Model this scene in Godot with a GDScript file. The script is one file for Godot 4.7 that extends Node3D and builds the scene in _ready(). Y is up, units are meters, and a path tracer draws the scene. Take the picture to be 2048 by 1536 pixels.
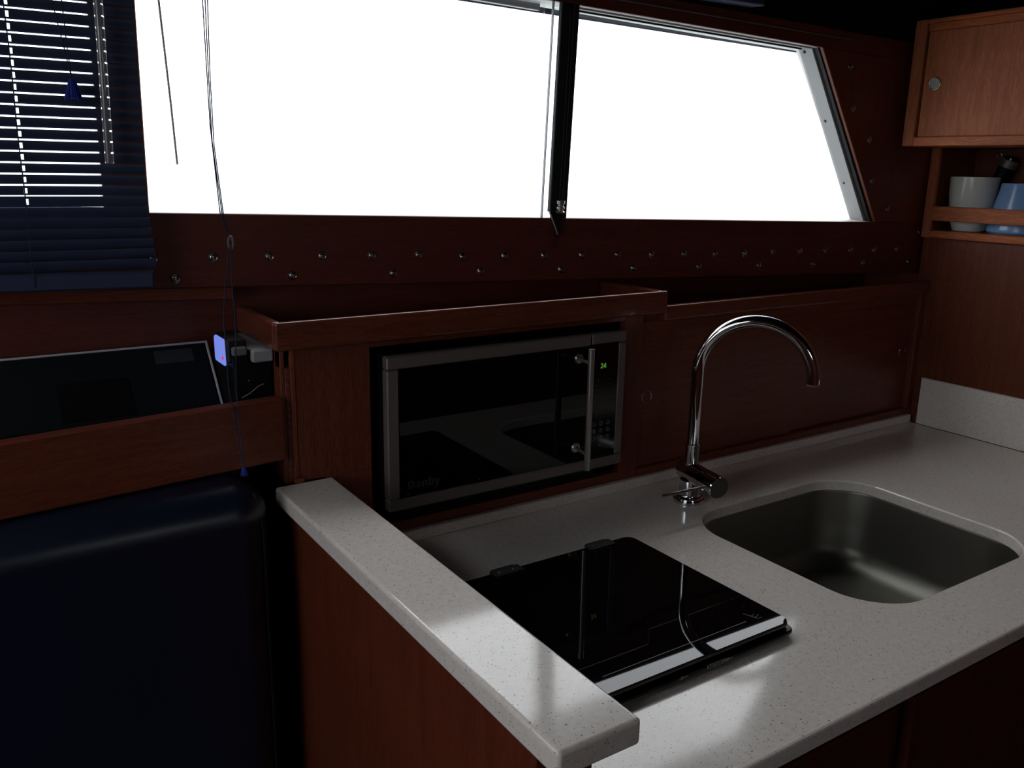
extends Node3D

# ---------------------------------------------------------------- frame of the leaning window wall
var WT: Transform3D
var M := {}
var names := {}

func _ready() -> void:
	# ---- camera, sky, exposure
	var cam := Camera3D.new()
	cam.name = "camera"
	cam.fov = rad_to_deg(2.0 * atan(768.0 / 1733.0))
	cam.near = 0.05
	cam.far = 200.0
	cam.transform = Transform3D(Basis(Vector3(0.83541, 0.01777, 0.54934), Vector3(0.1189, 0.96997, -0.2122), Vector3(-0.53661, 0.24259, 0.80821)).orthonormalized(), Vector3(0, 1.47, 1.1254))
	add_child(cam)
	cam.current = true
	var env := Environment.new()
	var sky_mat := ProceduralSkyMaterial.new()
	sky_mat.sky_top_color = Color(0.97, 0.985, 1.0)
	sky_mat.sky_horizon_color = Color(0.76, 0.78, 0.80)
	sky_mat.ground_horizon_color = Color(0.74, 0.76, 0.78)
	sky_mat.ground_bottom_color = Color(0.62, 0.65, 0.66)
	sky_mat.sky_curve = 0.35
	sky_mat.sun_angle_max = 1.0
	var sky := Sky.new()
	sky.sky_material = sky_mat
	env.background_mode = Environment.BG_SKY
	env.sky = sky
	env.background_energy_multiplier = 5.4
	env.tonemap_mode = Environment.TONE_MAPPER_LINEAR
	env.tonemap_exposure = 1.0
	env.sdfgi_enabled = true
	env.ssao_enabled = true
	env.ssil_enabled = true
	var we := WorldEnvironment.new()
	we.name = "environment"
	we.environment = env
	add_child(we)

	# frame of the leaning cabin side: x along the sill, y up the panel, z into the cabin
	WT = Transform3D(Basis(Vector3(0.97398, 0.00032, 0.05358), Vector3(0.00265, 0.96817, 0.04855), Vector3(-0.05276, -0.04797, 0.95935)), Vector3(0.35578, 1.34391, -0.13059))

	materials()
	setting()
	windows()
	galley_stone()
	lockers()
	microwave()
	sink()
	faucet()
	cooktop()
	upper_cabinet()
	saloon_side()
	blinds()

# ================================================================ mesh helpers
func new_st() -> SurfaceTool:
	var st := SurfaceTool.new()
	st.begin(Mesh.PRIMITIVE_TRIANGLES)
	return st

func tri(st: SurfaceTool, a: Vector3, b: Vector3, c: Vector3, na: Vector3, nb: Vector3, nc: Vector3) -> void:
	var g := (b - a).cross(c - a)
	if g.length_squared() < 1e-20:
		return
	if g.dot(na + nb + nc) > 0.0:   # front faces run clockwise
		var t := b
		b = c
		c = t
		t = nb
		nb = nc
		nc = t
	st.set_normal(na)
	st.add_vertex(a)
	st.set_normal(nb)
	st.add_vertex(b)
	st.set_normal(nc)
	st.add_vertex(c)

func flat(st: SurfaceTool, a: Vector3, b: Vector3, c: Vector3, hint: Vector3) -> void:
	var n := (b - a).cross(c - a).normalized()
	if n.dot(hint) < 0.0:
		n = -n
	tri(st, a, b, c, n, n, n)

func quad(st: SurfaceTool, a: Vector3, b: Vector3, c: Vector3, d: Vector3, hint: Vector3) -> void:
	flat(st, a, b, c, hint)
	flat(st, a, c, d, hint)

# box with chamfered edges
func cbox(st: SurfaceTool, lo: Vector3, hi: Vector3, bev := 0.0015, xf := Transform3D()) -> void:
	var c := (lo + hi) * 0.5
	var h := (hi - lo) * 0.5
	var b := minf(bev, minf(h.x, minf(h.y, h.z)) * 0.6)
	var cor := func(s: Vector3, ax: int) -> Vector3:
		var p := Vector3(s.x * (h.x - b), s.y * (h.y - b), s.z * (h.z - b))
		p[ax] = s[ax] * h[ax]
		return xf * (c + p)
	for ax in 3:
		var u := (ax + 1) % 3
		var v := (ax + 2) % 3
		for s in [-1.0, 1.0]:
			var q: Array = []
			for k in [[-1.0, -1.0], [1.0, -1.0], [1.0, 1.0], [-1.0, 1.0]]:
				var sg := Vector3()
				sg[ax] = s
				sg[u] = k[0]
				sg[v] = k[1]
				q.append(cor.call(sg, ax))
			var n := Vector3()
			n[ax] = s
			quad(st, q[0], q[1], q[2], q[3], xf.basis * n)
		# edges parallel to ax
		for su in [-1.0, 1.0]:
			for sv in [-1.0, 1.0]:
				var s0 := Vector3()
				s0[ax] = -1.0
				s0[u] = su
				s0[v] = sv
				var s1 := s0
				s1[ax] = 1.0
				var n := Vector3()
				n[u] = su
				n[v] = sv
				quad(st, cor.call(s0, u), cor.call(s1, u), cor.call(s1, v), cor.call(s0, v), xf.basis * n)
	for sx in [-1.0, 1.0]:
		for sy in [-1.0, 1.0]:
			for sz in [-1.0, 1.0]:
				var s := Vector3(sx, sy, sz)
				flat(st, cor.call(s, 0), cor.call(s, 1), cor.call(s, 2), xf.basis * s)

# box with round edges
func rbox(st: SurfaceTool, lo: Vector3, hi: Vector3, r: float, seg := 4, xf := Transform3D(), bulge := Vector3()) -> void:
	var c := (lo + hi) * 0.5
	var h := (hi - lo) * 0.5
	var steps := func(k: float) -> Array:
		var out: Array = []
		for i in seg + 1:
			out.append(-k + r - r * tan(PI / 4 * (1.0 - float(i) / seg)))
		var inner := 6 if bulge != Vector3() else 1
		for i in range(1, inner):
			out.append(lerpf(-k + r, k - r, float(i) / inner))
		for i in seg + 1:
			out.append(k - r + r * tan(PI / 4 * float(i) / seg))
		return out
	for ax in 3:
		var u := (ax + 1) % 3
		var v := (ax + 2) % 3
		var us: Array = steps.call(h[u])
		var vs: Array = steps.call(h[v])
		for s in [-1.0, 1.0]:
			var grid: Array = []
			for i in us.size():
				var row: Array = []
				for j in vs.size():
					var p := Vector3()
					p[ax] = s * h[ax]
					p[u] = us[i]
					p[v] = vs[j]
					var inn := Vector3(clampf(p.x, -h.x + r, h.x - r), clampf(p.y, -h.y + r, h.y - r), clampf(p.z, -h.z + r, h.z - r))
					var d := (p - inn).normalized()
					var q := inn + d * r
					var k := Vector3(1.0 - pow(q.x / h.x, 2.0), 1.0 - pow(q.y / h.y, 2.0), 1.0 - pow(q.z / h.z, 2.0))
					q += Vector3(signf(q.x) * bulge.x * k.y * k.z, signf(q.y) * bulge.y * k.x * k.z, signf(q.z) * bulge.z * k.x * k.y)
					row.append([xf * (c + q), (xf.basis * d).normalized()])
				grid.append(row)
			for i in us.size() - 1:
				for j in vs.size() - 1:
					var a = grid[i][j]
					var b = grid[i + 1][j]
					var e = grid[i + 1][j + 1]
					var f = grid[i][j + 1]
					tri(st, a[0], b[0], e[0], a[1], b[1], e[1])
					tri(st, a[0], e[0], f[0], a[1], e[1], f[1])

func poly_area(p: PackedVector2Array) -> float:
	var s := 0.0
	for i in p.size():
		s += p[i].cross(p[(i + 1) % p.size()])
	return s * 0.5

func inset(p: PackedVector2Array, d: float) -> PackedVector2Array:
	var out := PackedVector2Array()
	var n := p.size()
	for i in n:
		var e0 := (p[i] - p[(i + n - 1) % n]).normalized()
		var e1 := (p[(i + 1) % n] - p[i]).normalized()
		var n0 := Vector2(-e0.y, e0.x)
		var n1 := Vector2(-e1.y, e1.x)
		var m := (n0 + n1)
		var k := maxf(0.3, 1.0 + n0.dot(n1))
		out.append(p[i] + m / k * d)
	return out

# polygon in x, y pulled along z from d0 to d1, chamfered rims
func ext(st: SurfaceTool, poly: PackedVector2Array, d0: float, d1: float, bev := 0.0, xf := Transform3D()) -> void:
	var p := poly
	if poly_area(p) < 0.0:
		p = poly.duplicate()
		p.reverse()
	var n := p.size()
	var small := inset(p, bev) if bev > 0.0 else p
	var tris := Geometry2D.triangulate_polygon(small)
	for s in [0, 1]:
		var z: float = d1 if s == 1 else d0
		var nn: Vector3 = (xf.basis * Vector3(0, 0, 1 if s == 1 else -1)).normalized()
		for k in range(0, tris.size(), 3):
			var a := small[tris[k]]
			var b := small[tris[k + 1]]
			var c := small[tris[k + 2]]
			flat(st, xf * Vector3(a.x, a.y, z), xf * Vector3(b.x, b.y, z), xf * Vector3(c.x, c.y, z), nn)
	var en: Array = []
	for i in n:
		var e := (p[(i + 1) % n] - p[i]).normalized()
		en.append(Vector2(e.y, -e.x))
	for i in n:
		var j := (i + 1) % n
		var ni: Vector2 = en[i]
		var prev: Vector2 = en[(i + n - 1) % n]
		var nxt: Vector2 = en[j]
		var na := (ni + prev).normalized() if ni.dot(prev) > 0.75 else ni
		var nb := (ni + nxt).normalized() if ni.dot(nxt) > 0.75 else ni
		var A := (xf.basis * Vector3(na.x, na.y, 0)).normalized()
		var B := (xf.basis * Vector3(nb.x, nb.y, 0)).normalized()
		var a0 := xf * Vector3(p[i].x, p[i].y, d0 + bev)
		var b0 := xf * Vector3(p[j].x, p[j].y, d0 + bev)
		var a1 := xf * Vector3(p[i].x, p[i].y, d1 - bev)
		var b1 := xf * Vector3(p[j].x, p[j].y, d1 - bev)
		tri(st, a0, b0, b1, A, B, B)
		tri(st, a0, b1, a1, A, B, A)
		if bev > 0.0:
			var zc := (xf.basis * Vector3(0, 0, 1)).normalized()
			quad(st, a1, b1, xf * Vector3(small[j].x, small[j].y, d1), xf * Vector3(small[i].x, small[i].y, d1), (A + zc))
			quad(st, a0, b0, xf * Vector3(small[j].x, small[j].y, d0), xf * Vector3(small[i].x, small[i].y, d0), (A - zc))

func rect(x0: float, y0: float, x1: float, y1: float) -> PackedVector2Array:
	return PackedVector2Array([Vector2(x0, y0), Vector2(x1, y0), Vector2(x1, y1), Vector2(x0, y1)])

func rrect(x0: float, y0: float, x1: float, y1: float, r: float, seg := 8) -> PackedVector2Array:
	var out := PackedVector2Array()
	for k in 4:
		var cx := x1 - r if k == 0 or k == 3 else x0 + r
		var cy := y1 - r if k < 2 else y0 + r
		for i in seg + 1:
			var a := PI / 2 * (k + float(i) / seg)
			out.append(Vector2(cx + cos(a) * r, cy + sin(a) * r))
	return out

# skin over rings of equal count; smooth
func loft(st: SurfaceTool, rings: Array, closed := true, inv := false) -> void:
	var m: int = rings.size()
	var n: int = rings[0].size()
	var nor: Array = []
	for i in m:
		var row := PackedVector3Array()
		for j in n:
			var ja := (j + 1) % n if closed else mini(j + 1, n - 1)
			var jb := (j + n - 1) % n if closed else maxi(j - 1, 0)
			var du: Vector3 = rings[i][ja] - rings[i][jb]
			var dv: Vector3 = rings[mini(i + 1, m - 1)][j] - rings[maxi(i - 1, 0)][j]
			var g := du.cross(dv).normalized()
			row.append(-g if inv else g)
		nor.append(row)
	for i in m - 1:
		for j in (n if closed else n - 1):
			var k := (j + 1) % n
			tri(st, rings[i][j], rings[i][k], rings[i + 1][k], nor[i][j], nor[i][k], nor[i + 1][k])
			tri(st, rings[i][j], rings[i + 1][k], rings[i + 1][j], nor[i][j], nor[i + 1][k], nor[i + 1][j])

# profile of (radius, height) turned round the y axis; sharp where it bends by over 35 degrees
func lathe(st: SurfaceTool, prof: Array, xf := Transform3D(), seg := 32) -> void:
	var start := 0
	for i in range(1, prof.size()):
		var last := i == prof.size() - 1
		var sharp := false
		if not last:
			var d0: Vector2 = (prof[i] - prof[i - 1]).normalized()
			var d1: Vector2 = (prof[i + 1] - prof[i]).normalized()
			sharp = d0.dot(d1) < 0.82
		if last or sharp:
			var rings: Array = []
			for k in range(start, i + 1):
				var ring := PackedVector3Array()
				for j in seg:
					var a := TAU * j / seg
					ring.append(xf * Vector3(cos(a) * maxf(prof[k].x, 1e-5), prof[k].y, sin(a) * maxf(prof[k].x, 1e-5)))
				rings.append(ring)
			loft(st, rings, true, true)
			start = i

func tube(st: SurfaceTool, pts: Array, r: float, seg := 12, r_end := -1.0, caps := true) -> void:
	var rings: Array = []
	var n := pts.size()
	var side := Vector3()
	for i in n:
		var t: Vector3 = (pts[mini(i + 1, n - 1)] - pts[maxi(i - 1, 0)]).normalized()
		if i == 0:
			side = t.cross(Vector3(0.31, 0.2, 0.93)).normalized()
		side = (side - t * t.dot(side)).normalized()
		var up := t.cross(side)
		var rr := r if r_end < 0.0 else lerpf(r, r_end, float(i) / (n - 1))
		var ring := PackedVector3Array()
		for j in seg:
			var a := TAU * j / seg
			ring.append(pts[i] + (side * cos(a) + up * sin(a)) * rr)
		rings.append(ring)
	loft(st, rings, true, false)
	if caps:
		for e in [0, n - 1]:
			var nn: Vector3 = (pts[0] - pts[1]) if e == 0 else (pts[n - 1] - pts[n - 2])
			for j in seg:
				flat(st, pts[e], rings[e][j], rings[e][(j + 1) % seg], nn)

func torus(st: SurfaceTool, R: float, r: float, xf: Transform3D, seg := 28, seg2 := 10) -> void:
	var rings: Array = []
	for i in seg + 1:
		var a := TAU * i / seg
		var ring := PackedVector3Array()
		for j in seg2:
			var b := TAU * j / seg2
			ring.append(xf * Vector3(cos(a) * (R + r * cos(b)), r * sin(b), sin(a) * (R + r * cos(b))))
		rings.append(ring)
	loft(st, rings, true, false)

# transform whose y axis points along d
func aim(at: Vector3, d: Vector3) -> Transform3D:
	var y := d.normalized()
	var x := y.cross(Vector3(0.2, 0.3, 0.93)).normalized()
	return Transform3D(Basis(x, y, x.cross(y)), at)

# ================================================================ naming helpers
func numbered(called: String) -> String:
	var k: int = names.get(called, 0)
	names[called] = k + 1
	return called if k == 0 else "%s_%03d" % [called, k]

func part(called: String, st: SurfaceTool, m: Material, parent: Node3D) -> MeshInstance3D:
	return part_mesh(called, st.commit(), m, parent)

func part_mesh(called: String, me: Mesh, m: Material, parent: Node3D, xf := Transform3D()) -> MeshInstance3D:
	var o := MeshInstance3D.new()
	var k := 0
	o.name = called
	while parent.has_node(NodePath(String(o.name))):
		k += 1
		o.name = "%s_%03d" % [called, k]
	o.mesh = me
	o.material_override = m
	o.transform = xf
	parent.add_child(o, true)
	return o

func thing(called: String, label: String, category: String, group := "") -> Node3D:
	var o := Node3D.new()
	o.name = numbered(called)
	add_child(o, true)
	o.set_meta("label", label)
	o.set_meta("category", category)
	if group != "":
		o.set_meta("group", group)
	return o

func struct(called: String, label: String, category: String) -> Node3D:
	var o := thing(called, label, category)
	o.set_meta("kind", "structure")
	return o

func text_part(called: String, words: String, height: float, m: Material, parent: Node3D, xf: Transform3D, bold := false) -> void:
	var t := TextMesh.new()
	var f := SystemFont.new()
	f.font_names = PackedStringArray(["Droid Sans"])
	f.font_weight = 700 if bold else 400
	t.font = f
	t.text = words
	t.font_size = 64
	t.pixel_size = height / 46.0
	t.depth = 0.0004
	part_mesh(called, t, m, parent, xf)

# ================================================================ materials
func mat(c: Color, rough: float, metal := 0.0, spec := 0.5) -> StandardMaterial3D:
	var m := StandardMaterial3D.new()
	m.albedo_color = c
	m.roughness = rough
	m.metallic = metal
	m.metallic_specular = spec
	return m

func grain_image(seed_: int, contrast: float) -> ImageTexture:
	var n := FastNoiseLite.new()
	n.seed = seed_
	n.noise_type = FastNoiseLite.TYPE_SIMPLEX_SMOOTH
	n.frequency = 0.012
	n.fractal_octaves = 5
	n.fractal_gain = 0.6
	var src := n.get_seamless_image(512, 512)
	var im := Image.create(512, 512, false, Image.FORMAT_RGB8)
	for y in 512:
		for x in 512:
			var v := src.get_pixel(x, y).r
			var w := 0.5 + 0.5 * sin(v * 38.0)
			var k := clampf(1.0 - contrast * (0.55 * (1.0 - v) + 0.45 * w), 0.0, 1.0)
			im.set_pixel(x, y, Color(k, pow(k, 1.12), pow(k, 1.2)))
	im.generate_mipmaps()
	return ImageTexture.create_from_image(im)

func wood(tex: Texture2D, c: Color, scale: Vector3, rough: float, spec := 0.4) -> StandardMaterial3D:
	var m := mat(c, rough, 0.0, spec)
	m.albedo_texture = tex
	m.uv1_triplanar = true
	m.uv1_world_triplanar = true
	m.uv1_scale = scale
	return m

func stone_texture() -> ImageTexture:
	var rng := RandomNumberGenerator.new()
	rng.seed = 77
	var n := FastNoiseLite.new()
	n.seed = 5
	n.frequency = 0.03
	n.fractal_octaves = 4
	var src := n.get_seamless_image(1024, 1024)
	var im := Image.create(1024, 1024, false, Image.FORMAT_RGB8)
	for y in 1024:
		for x in 1024:
			var v := 0.97 + 0.06 * (src.get_pixel(x, y).r - 0.5) + rng.randf_range(-0.02, 0.02)
			im.set_pixel(x, y, Color(v, v * 0.985, v * 0.965))
	for i in 5200:
		var r := rng.randf_range(0.5, 1.6) if rng.randf() < 0.9 else rng.randf_range(1.4, 2.4)
		var cx := rng.randi_range(0, 1023)
		var cy := rng.randi_range(0, 1023)
		var k := rng.randf_range(0.32, 0.80)
		var dark := rng.randf() < 0.82
		for dy in range(-3, 4):
			for dx in range(-3, 4):
				if Vector2(dx, dy * rng.randf_range(0.7, 1.4)).length() <= r:
					var px := posmod(cx + dx, 1024)
					var py := posmod(cy + dy, 1024)
					im.set_pixel(px, py, Color(k, k * 0.97, k * 0.93) if dark else Color(1, 1, 0.99))
	im.generate_mipmaps()
	return ImageTexture.create_from_image(im)

func materials() -> void:
	var g1 := grain_image(3, 0.32)
	var g2 := grain_image(11, 0.26)
	var H := Vector3(0.55, 7.5, 7.5)
	var V := Vector3(7.5, 0.55, 7.5)
	var Z := Vector3(7.5, 7.5, 0.55)
	M.wood_h = wood(g1, Color(0.51, 0.26, 0.185), H, 0.3)
	M.wood_v = wood(g1, Color(0.51, 0.26, 0.185), V, 0.38)
	M.wood_z = wood(g1, Color(0.51, 0.26, 0.185), Z, 0.3)
	for k in ["h", "z"]:   # varnished edges
		var v: StandardMaterial3D = M["wood_" + k].duplicate()
		v.clearcoat_enabled = true
		v.clearcoat = 0.8
		v.clearcoat_roughness = 0.10
		M["lip_" + k] = v
	M.wall_h = wood(g2, Color(0.43, 0.205, 0.165), H, 0.45)
	M.wall_v = wood(g2, Color(0.47, 0.24, 0.16), V, 0.42)
	M.divider_wood = wood(g1, Color(0.45, 0.215, 0.14), V, 0.4)
	M.base_wood = wood(g1, Color(0.36, 0.17, 0.125), V, 0.4)
	M.post_wood = wood(g1, Color(0.58, 0.30, 0.19), V, 0.4)
	M.cab_v = wood(g2, Color(0.76, 0.45, 0.31), V, 0.5, 0.3)
	M.cab_z = wood(g1, Color(0.79, 0.45, 0.28), Z, 0.45, 0.3)
	var stone := mat(Color(0.93, 0.91, 0.895), 0.09, 0.0, 0.5)
	stone.albedo_texture = stone_texture()
	stone.uv1_triplanar = true
	stone.uv1_world_triplanar = true
	stone.uv1_scale = Vector3.ONE * 2.8
	M.stone = stone
	M.black_glass = mat(Color(0.03, 0.03, 0.035), 0.02, 0.0, 0.40)
	M.glass_edge = mat(Color(0.30, 0.29, 0.26), 0.3)
	M.black = mat(Color(0.055, 0.055, 0.06), 0.5, 0.0, 0.25)
	M.black_gloss = mat(Color(0.03, 0.032, 0.036), 0.12)
	M.panel_face = mat(Color(0.075, 0.09, 0.10), 0.55, 0.0, 0.25)
	M.dark_trim = mat(Color(0.10, 0.09, 0.085), 0.45, 0.3)
	M.steel = mat(Color(0.45, 0.42, 0.40), 0.45, 0.4)
	M.handle_steel = mat(Color(0.66, 0.64, 0.62), 0.3, 0.85)
	M.sink_steel = mat(Color(0.54, 0.53, 0.50), 0.42, 1.0)
	M.brass = mat(Color(0.68, 0.62, 0.50), 0.25, 1.0)
	M.chrome = mat(Color(0.80, 0.80, 0.81), 0.04, 1.0)
	M.screw = mat(Color(0.66, 0.65, 0.64), 0.22, 1.0)
	M.alu = mat(Color(0.62, 0.62, 0.62), 0.5, 0.0, 0.3)
	M.alu_grey = mat(Color(0.42, 0.42, 0.43), 0.4, 0.6)
	M.gasket = mat(Color(0.06, 0.06, 0.065), 0.7)
	M.hull = mat(Color(0.72, 0.72, 0.71), 0.5)
	M.headliner = mat(Color(0.08, 0.09, 0.13), 0.9, 0.0, 0.1)
	M.carpet = mat(Color(0.10, 0.11, 0.17), 1.0, 0.0, 0.1)
	M.vinyl = mat(Color(0.075, 0.10, 0.165), 0.33, 0.0, 0.5)
	M.slat = mat(Color(0.19, 0.23, 0.34), 0.42, 0.0, 0.5)
	M.cord = mat(Color(0.22, 0.24, 0.32), 0.9, 0.0, 0.2)
	M.tassel = mat(Color(0.09, 0.17, 0.60), 0.7)
	M.cup_white = mat(Color(0.82, 0.83, 0.80), 0.16)
	M.cup_blue = mat(Color(0.47, 0.59, 0.76), 0.18)
	M.grey = mat(Color(0.40, 0.40, 0.41), 0.5)
	M.pale = mat(Color(0.62, 0.62, 0.63), 0.5)
	M.silver = mat(Color(0.80, 0.79, 0.80), 0.4, 0.2)
	M.print = mat(Color(0.36, 0.35, 0.36), 0.6)
	M.print_faint = mat(Color(0.16, 0.16, 0.17), 0.6)
	M.print_dim = mat(Color(0.24, 0.24, 0.25), 0.6)
	var pane := mat(Color(1, 1, 1, 0.04), 0.0)
	pane.transparency = BaseMaterial3D.TRANSPARENCY_ALPHA
	M.pane = pane
	var acrylic := mat(Color(0.90, 0.90, 0.90, 0.16), 0.05)
	acrylic.refraction_enabled = true
	acrylic.refraction_scale = 0.049
	M.acrylic = acrylic
	var digit := mat(Color(0.02, 0.05, 0.02), 0.4)
	digit.emission_enabled = true
	digit.emission = Color(0.45, 0.75, 0.30)
	digit.emission_energy_multiplier = 0.35
	M.digit = digit
	var glow := mat(Color(0.2, 0.22, 0.35), 0.4)
	glow.emission_enabled = true
	glow.emission = Color(0.52, 0.60, 1.0)
	glow.emission_energy_multiplier = 0.75
	M.glow = glow
	var red := mat(Color(0.3, 0.02, 0.05), 0.4)
	red.emission_enabled = true
	red.emission = Color(0.9, 0.12, 0.35)
	red.emission_energy_multiplier = 0.9
	M.red = red

const HA0 := -1.35
const HA1 := -0.95
const DY0 := 1.12
const DY1 := 1.88
const DZ0 := 0.45
const DZ1 := 1.55

# ================================================================ setting
func line_b(a: float) -> float:   # bottom edge of the window opening
	return 0.0571 - 0.0239 * a
func line_s(a: float) -> float:   # bottom edge of the panelled strip
	return -0.0498 - 0.031 * a
func line_t(a: float) -> float:   # top edge of the window opening
	return 0.4145 - 0.033 * a
func line_c(a: float) -> float:   # where wall and headliner meet
	return 0.4305 - 0.0262 * a

func strip(a0: float, a1: float, low: Callable, high: Callable) -> PackedVector2Array:
	return PackedVector2Array([Vector2(a0, low.call(a0)), Vector2(a1, low.call(a1)), Vector2(a1, high.call(a1)), Vector2(a0, high.call(a0))])

func screw_head(parent: Node3D, a: float, b: float, r := 0.0074, off := 0.0) -> void:
	var st := new_st()
	var xf := WT * Transform3D(Basis(Vector3(1, 0, 0), Vector3(0, 0, 1), Vector3(0, -1, 0)), Vector3(a, b, off))
	lathe(st, [Vector2(0, 0.0014), Vector2(r * 0.22, 0.0014), Vector2(r * 0.24, 0.0028), Vector2(r * 0.42, 0.0027), Vector2(r * 0.58, 0.0018), Vector2(r * 0.68, 0.0008), Vector2(r * 0.80, 0.0014), Vector2(r * 0.95, 0.0010), Vector2(r, 0.0)], xf, 18)
	part("screw", st, M.screw, parent)

func setting() -> void:
	var up := func(a: float) -> float: return line_c(a) + 0.03
	# ---- port side: veneered panel round the windows
	var w := struct("wall_port", "dark mahogany cabin side with two rows of screw heads under the window", "wall")
	var st := new_st()
	ext(st, strip(-1.75, 1.76, line_s, line_b), -0.009, 0.0, 0.0012, WT)
	part("lower_panel", st, M.wall_h, w)
	st = new_st()
	ext(st, strip(-1.75, 1.76, line_t, up), -0.009, 0.0, 0.0012, WT)
	part("upper_panel", st, M.wall_h, w)
	st = new_st()
	ext(st, strip(-0.170, -0.1133, line_b, line_t), -0.009, 0.0, 0.0012, WT)
	part("post", st, M.wall_v, w)
	st = new_st()
	ext(st, strip(-0.76, -0.66, line_b, line_t), -0.009, 0.0, 0.0012, WT)
	part("post", st, M.wall_v, w)
	st = new_st()
	ext(st, strip(-1.75, -1.62, line_b, line_t), -0.009, 0.0, 0.0012, WT)
	part("side_panel", st, M.wall_v, w)
	st = new_st()
	ext(st, PackedVector2Array([Vector2(1.4172, line_b(1.4172)), Vector2(1.76, line_b(1.76)), Vector2(1.76, line_t(1.76)), Vector2(1.169, line_t(1.169))]), -0.009, 0.0, 0.0012, WT)
	part("side_panel", st, M.wall_v, w)
	st = new_st()   # recessed lining under the strip, down to the floor
	ext(st, PackedVector2Array([Vector2(-1.37, 0.0), Vector2(2.055, 0.0), Vector2(2.055, 1.265), Vector2(-1.37, 1.370)]), -0.215, -0.173)
	part("lining", st, M.wall_h, w)
	st = new_st()
	ext(st, PackedVector2Array([Vector2(-1.75, line_s(-1.75) - 0.022), Vector2(0.0, line_s(0.0) - 0.022), Vector2(0.0, line_s(0.0) - 0.002), Vector2(-1.75, line_s(-1.75) - 0.002)]), -0.046, -0.014, 0.002, WT)
	part("ledge", st, M.wood_h, w)
	st = new_st()   # hull outside the panel, with openings of the same outline
	ext(st, strip(-1.75, 1.76, line_s, line_b), -0.09, -0.009, 0.0, WT)
	ext(st, strip(-1.75, 1.76, line_t, up), -0.09, -0.009, 0.0, WT)
	var ledge_top := func(a: float) -> float: return line_s(a) + 0.045
	ext(st, strip(-1.75, 1.76, line_s, ledge_top), -0.25, -0.09, 0.0, WT)
	ext(st, strip(-0.165, -0.1183, line_b, line_t), -0.09, -0.009, 0.0, WT)
	ext(st, strip(-0.755, -0.665, line_b, line_t), -0.09, -0.009, 0.0, WT)
	ext(st, strip(-1.75, -1.625, line_b, line_t), -0.09, -0.009, 0.0, WT)
	ext(st, PackedVector2Array([Vector2(1.45, line_b(1.45)), Vector2(1.76, line_b(1.76)), Vector2(1.76, line_t(1.76)), Vector2(1.19, line_t(1.19))]), -0.09, -0.062, 0.0, WT)
	part("hull_side", st, M.hull, w)
	# screws: an even upper row, a wider lower row, one column up the forward panel
	for k in 21:
		var a := -0.113 + 0.0811 * k
		screw_head(w, a, -0.0030 - 0.0236 * (a + 0.1128) - (0.004 if k > 5 and k < 15 else 0.0))
	for k in 11:
		var a := -0.0851 + 0.1646 * k + (0.004 if k in [1, 2] else 0.0)
		screw_head(w, a, -0.0331 - 0.0238 * (a + 0.0851))
	for p in [Vector2(1.2591, 0.3451), Vector2(1.2863, 0.2636), Vector2(1.3523, 0.2015), Vector2(1.3823, 0.1149), Vector2(1.4505, 0.0534), Vector2(1.5835, -0.0024)]:
		screw_head(w, p.x, p.y)

	# ---- forward bulkhead with a recess for the cup shelf
	var f := struct("wall_forward", "reddish wood bulkhead at the end of the galley with a recess for cups", "wall")
	var zl := -0.0335
	for r in [[0.0, 1.248, -0.172, zl], [0.0, 1.349, zl, 2.45], [1.5295, 1.95, -0.10, 2.45], [1.349, 1.5295, 0.45, 2.45]]:
		st = new_st()
		cbox(st, Vector3(1.895, r[0], r[2]), Vector3(1.915, r[1], r[3]), 0.0004)
		part("panel", st, M.wall_v, f)
	st = new_st()
	cbox(st, Vector3(2.04, 1.30, -0.05), Vector3(2.055, 1.56, 0.5), 0.0)
	cbox(st, Vector3(1.915, 1.33, -0.05), Vector3(2.04, 1.349, 0.5), 0.0)
	cbox(st, Vector3(1.915, 1.5295, -0.05), Vector3(2.04, 1.545, 0.5), 0.0)
	cbox(st, Vector3(1.895, 1.349, -0.0335), Vector3(2.04, 1.5295, -0.0185), 0.0)
	cbox(st, Vector3(1.915, 1.349, 0.45), Vector3(2.04, 1.5295, 0.465), 0.0)
	part("recess_lining", st, M.wall_v, f)
	st = new_st()
	cbox(st, Vector3(2.056, 0.0, -0.30), Vector3(2.10, 1.95, 2.45), 0.0)
	part("outer_panel", st, M.wall_v, f)

	# ---- headliner: coved where it meets the port side
	var c := struct("ceiling", "dark navy padded headliner above the windows", "ceiling")
	var prof := [Vector2(-0.10, -0.02), Vector2(-0.002, 0.0), Vector2(0.004, 0.030), Vector2(0.010, 0.056), Vector2(0.03, 0.082), Vector2(0.08, 0.105), Vector2(0.2, 0.13), Vector2(0.42, 0.16), Vector2(0.92, 0.18), Vector2(1.4, 0.18), Vector2(2.65, 0.12)]
	st = new_st()
	# three lengths of lining; the middle one is cut for a deck hatch
	for span in [[-1.75, HA0, false], [HA0, HA1, true], [HA1, 1.76, false]]:
		for run in ([[0, 7], [8, 11]] if span[2] else [[0, 11]]):
			var rings: Array = []
			for layer in [0.0, 0.03]:
				for i in range(run[0], run[1]):
					var k: int = i if layer == 0.0 else run[1] - 1 - (i - run[0])
					var ring := PackedVector3Array()
					for j in 7:
						var a := lerpf(span[0], span[1], j / 6.0)
						var base := WT * Vector3(a, line_c(a), 0.0)
						ring.append(base + Vector3(0, prof[k].y + layer, prof[k].x))
					rings.append(ring)
			rings.append(rings[0])
			loft(st, rings, false, true)
	part("padded_panel", st, M.headliner, c)
	st = new_st()
	cbox(st, Vector3(1.8700, 1.7768, -0.03), Vector3(1.8948, 1.95, 2.44), 0.002)
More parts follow.
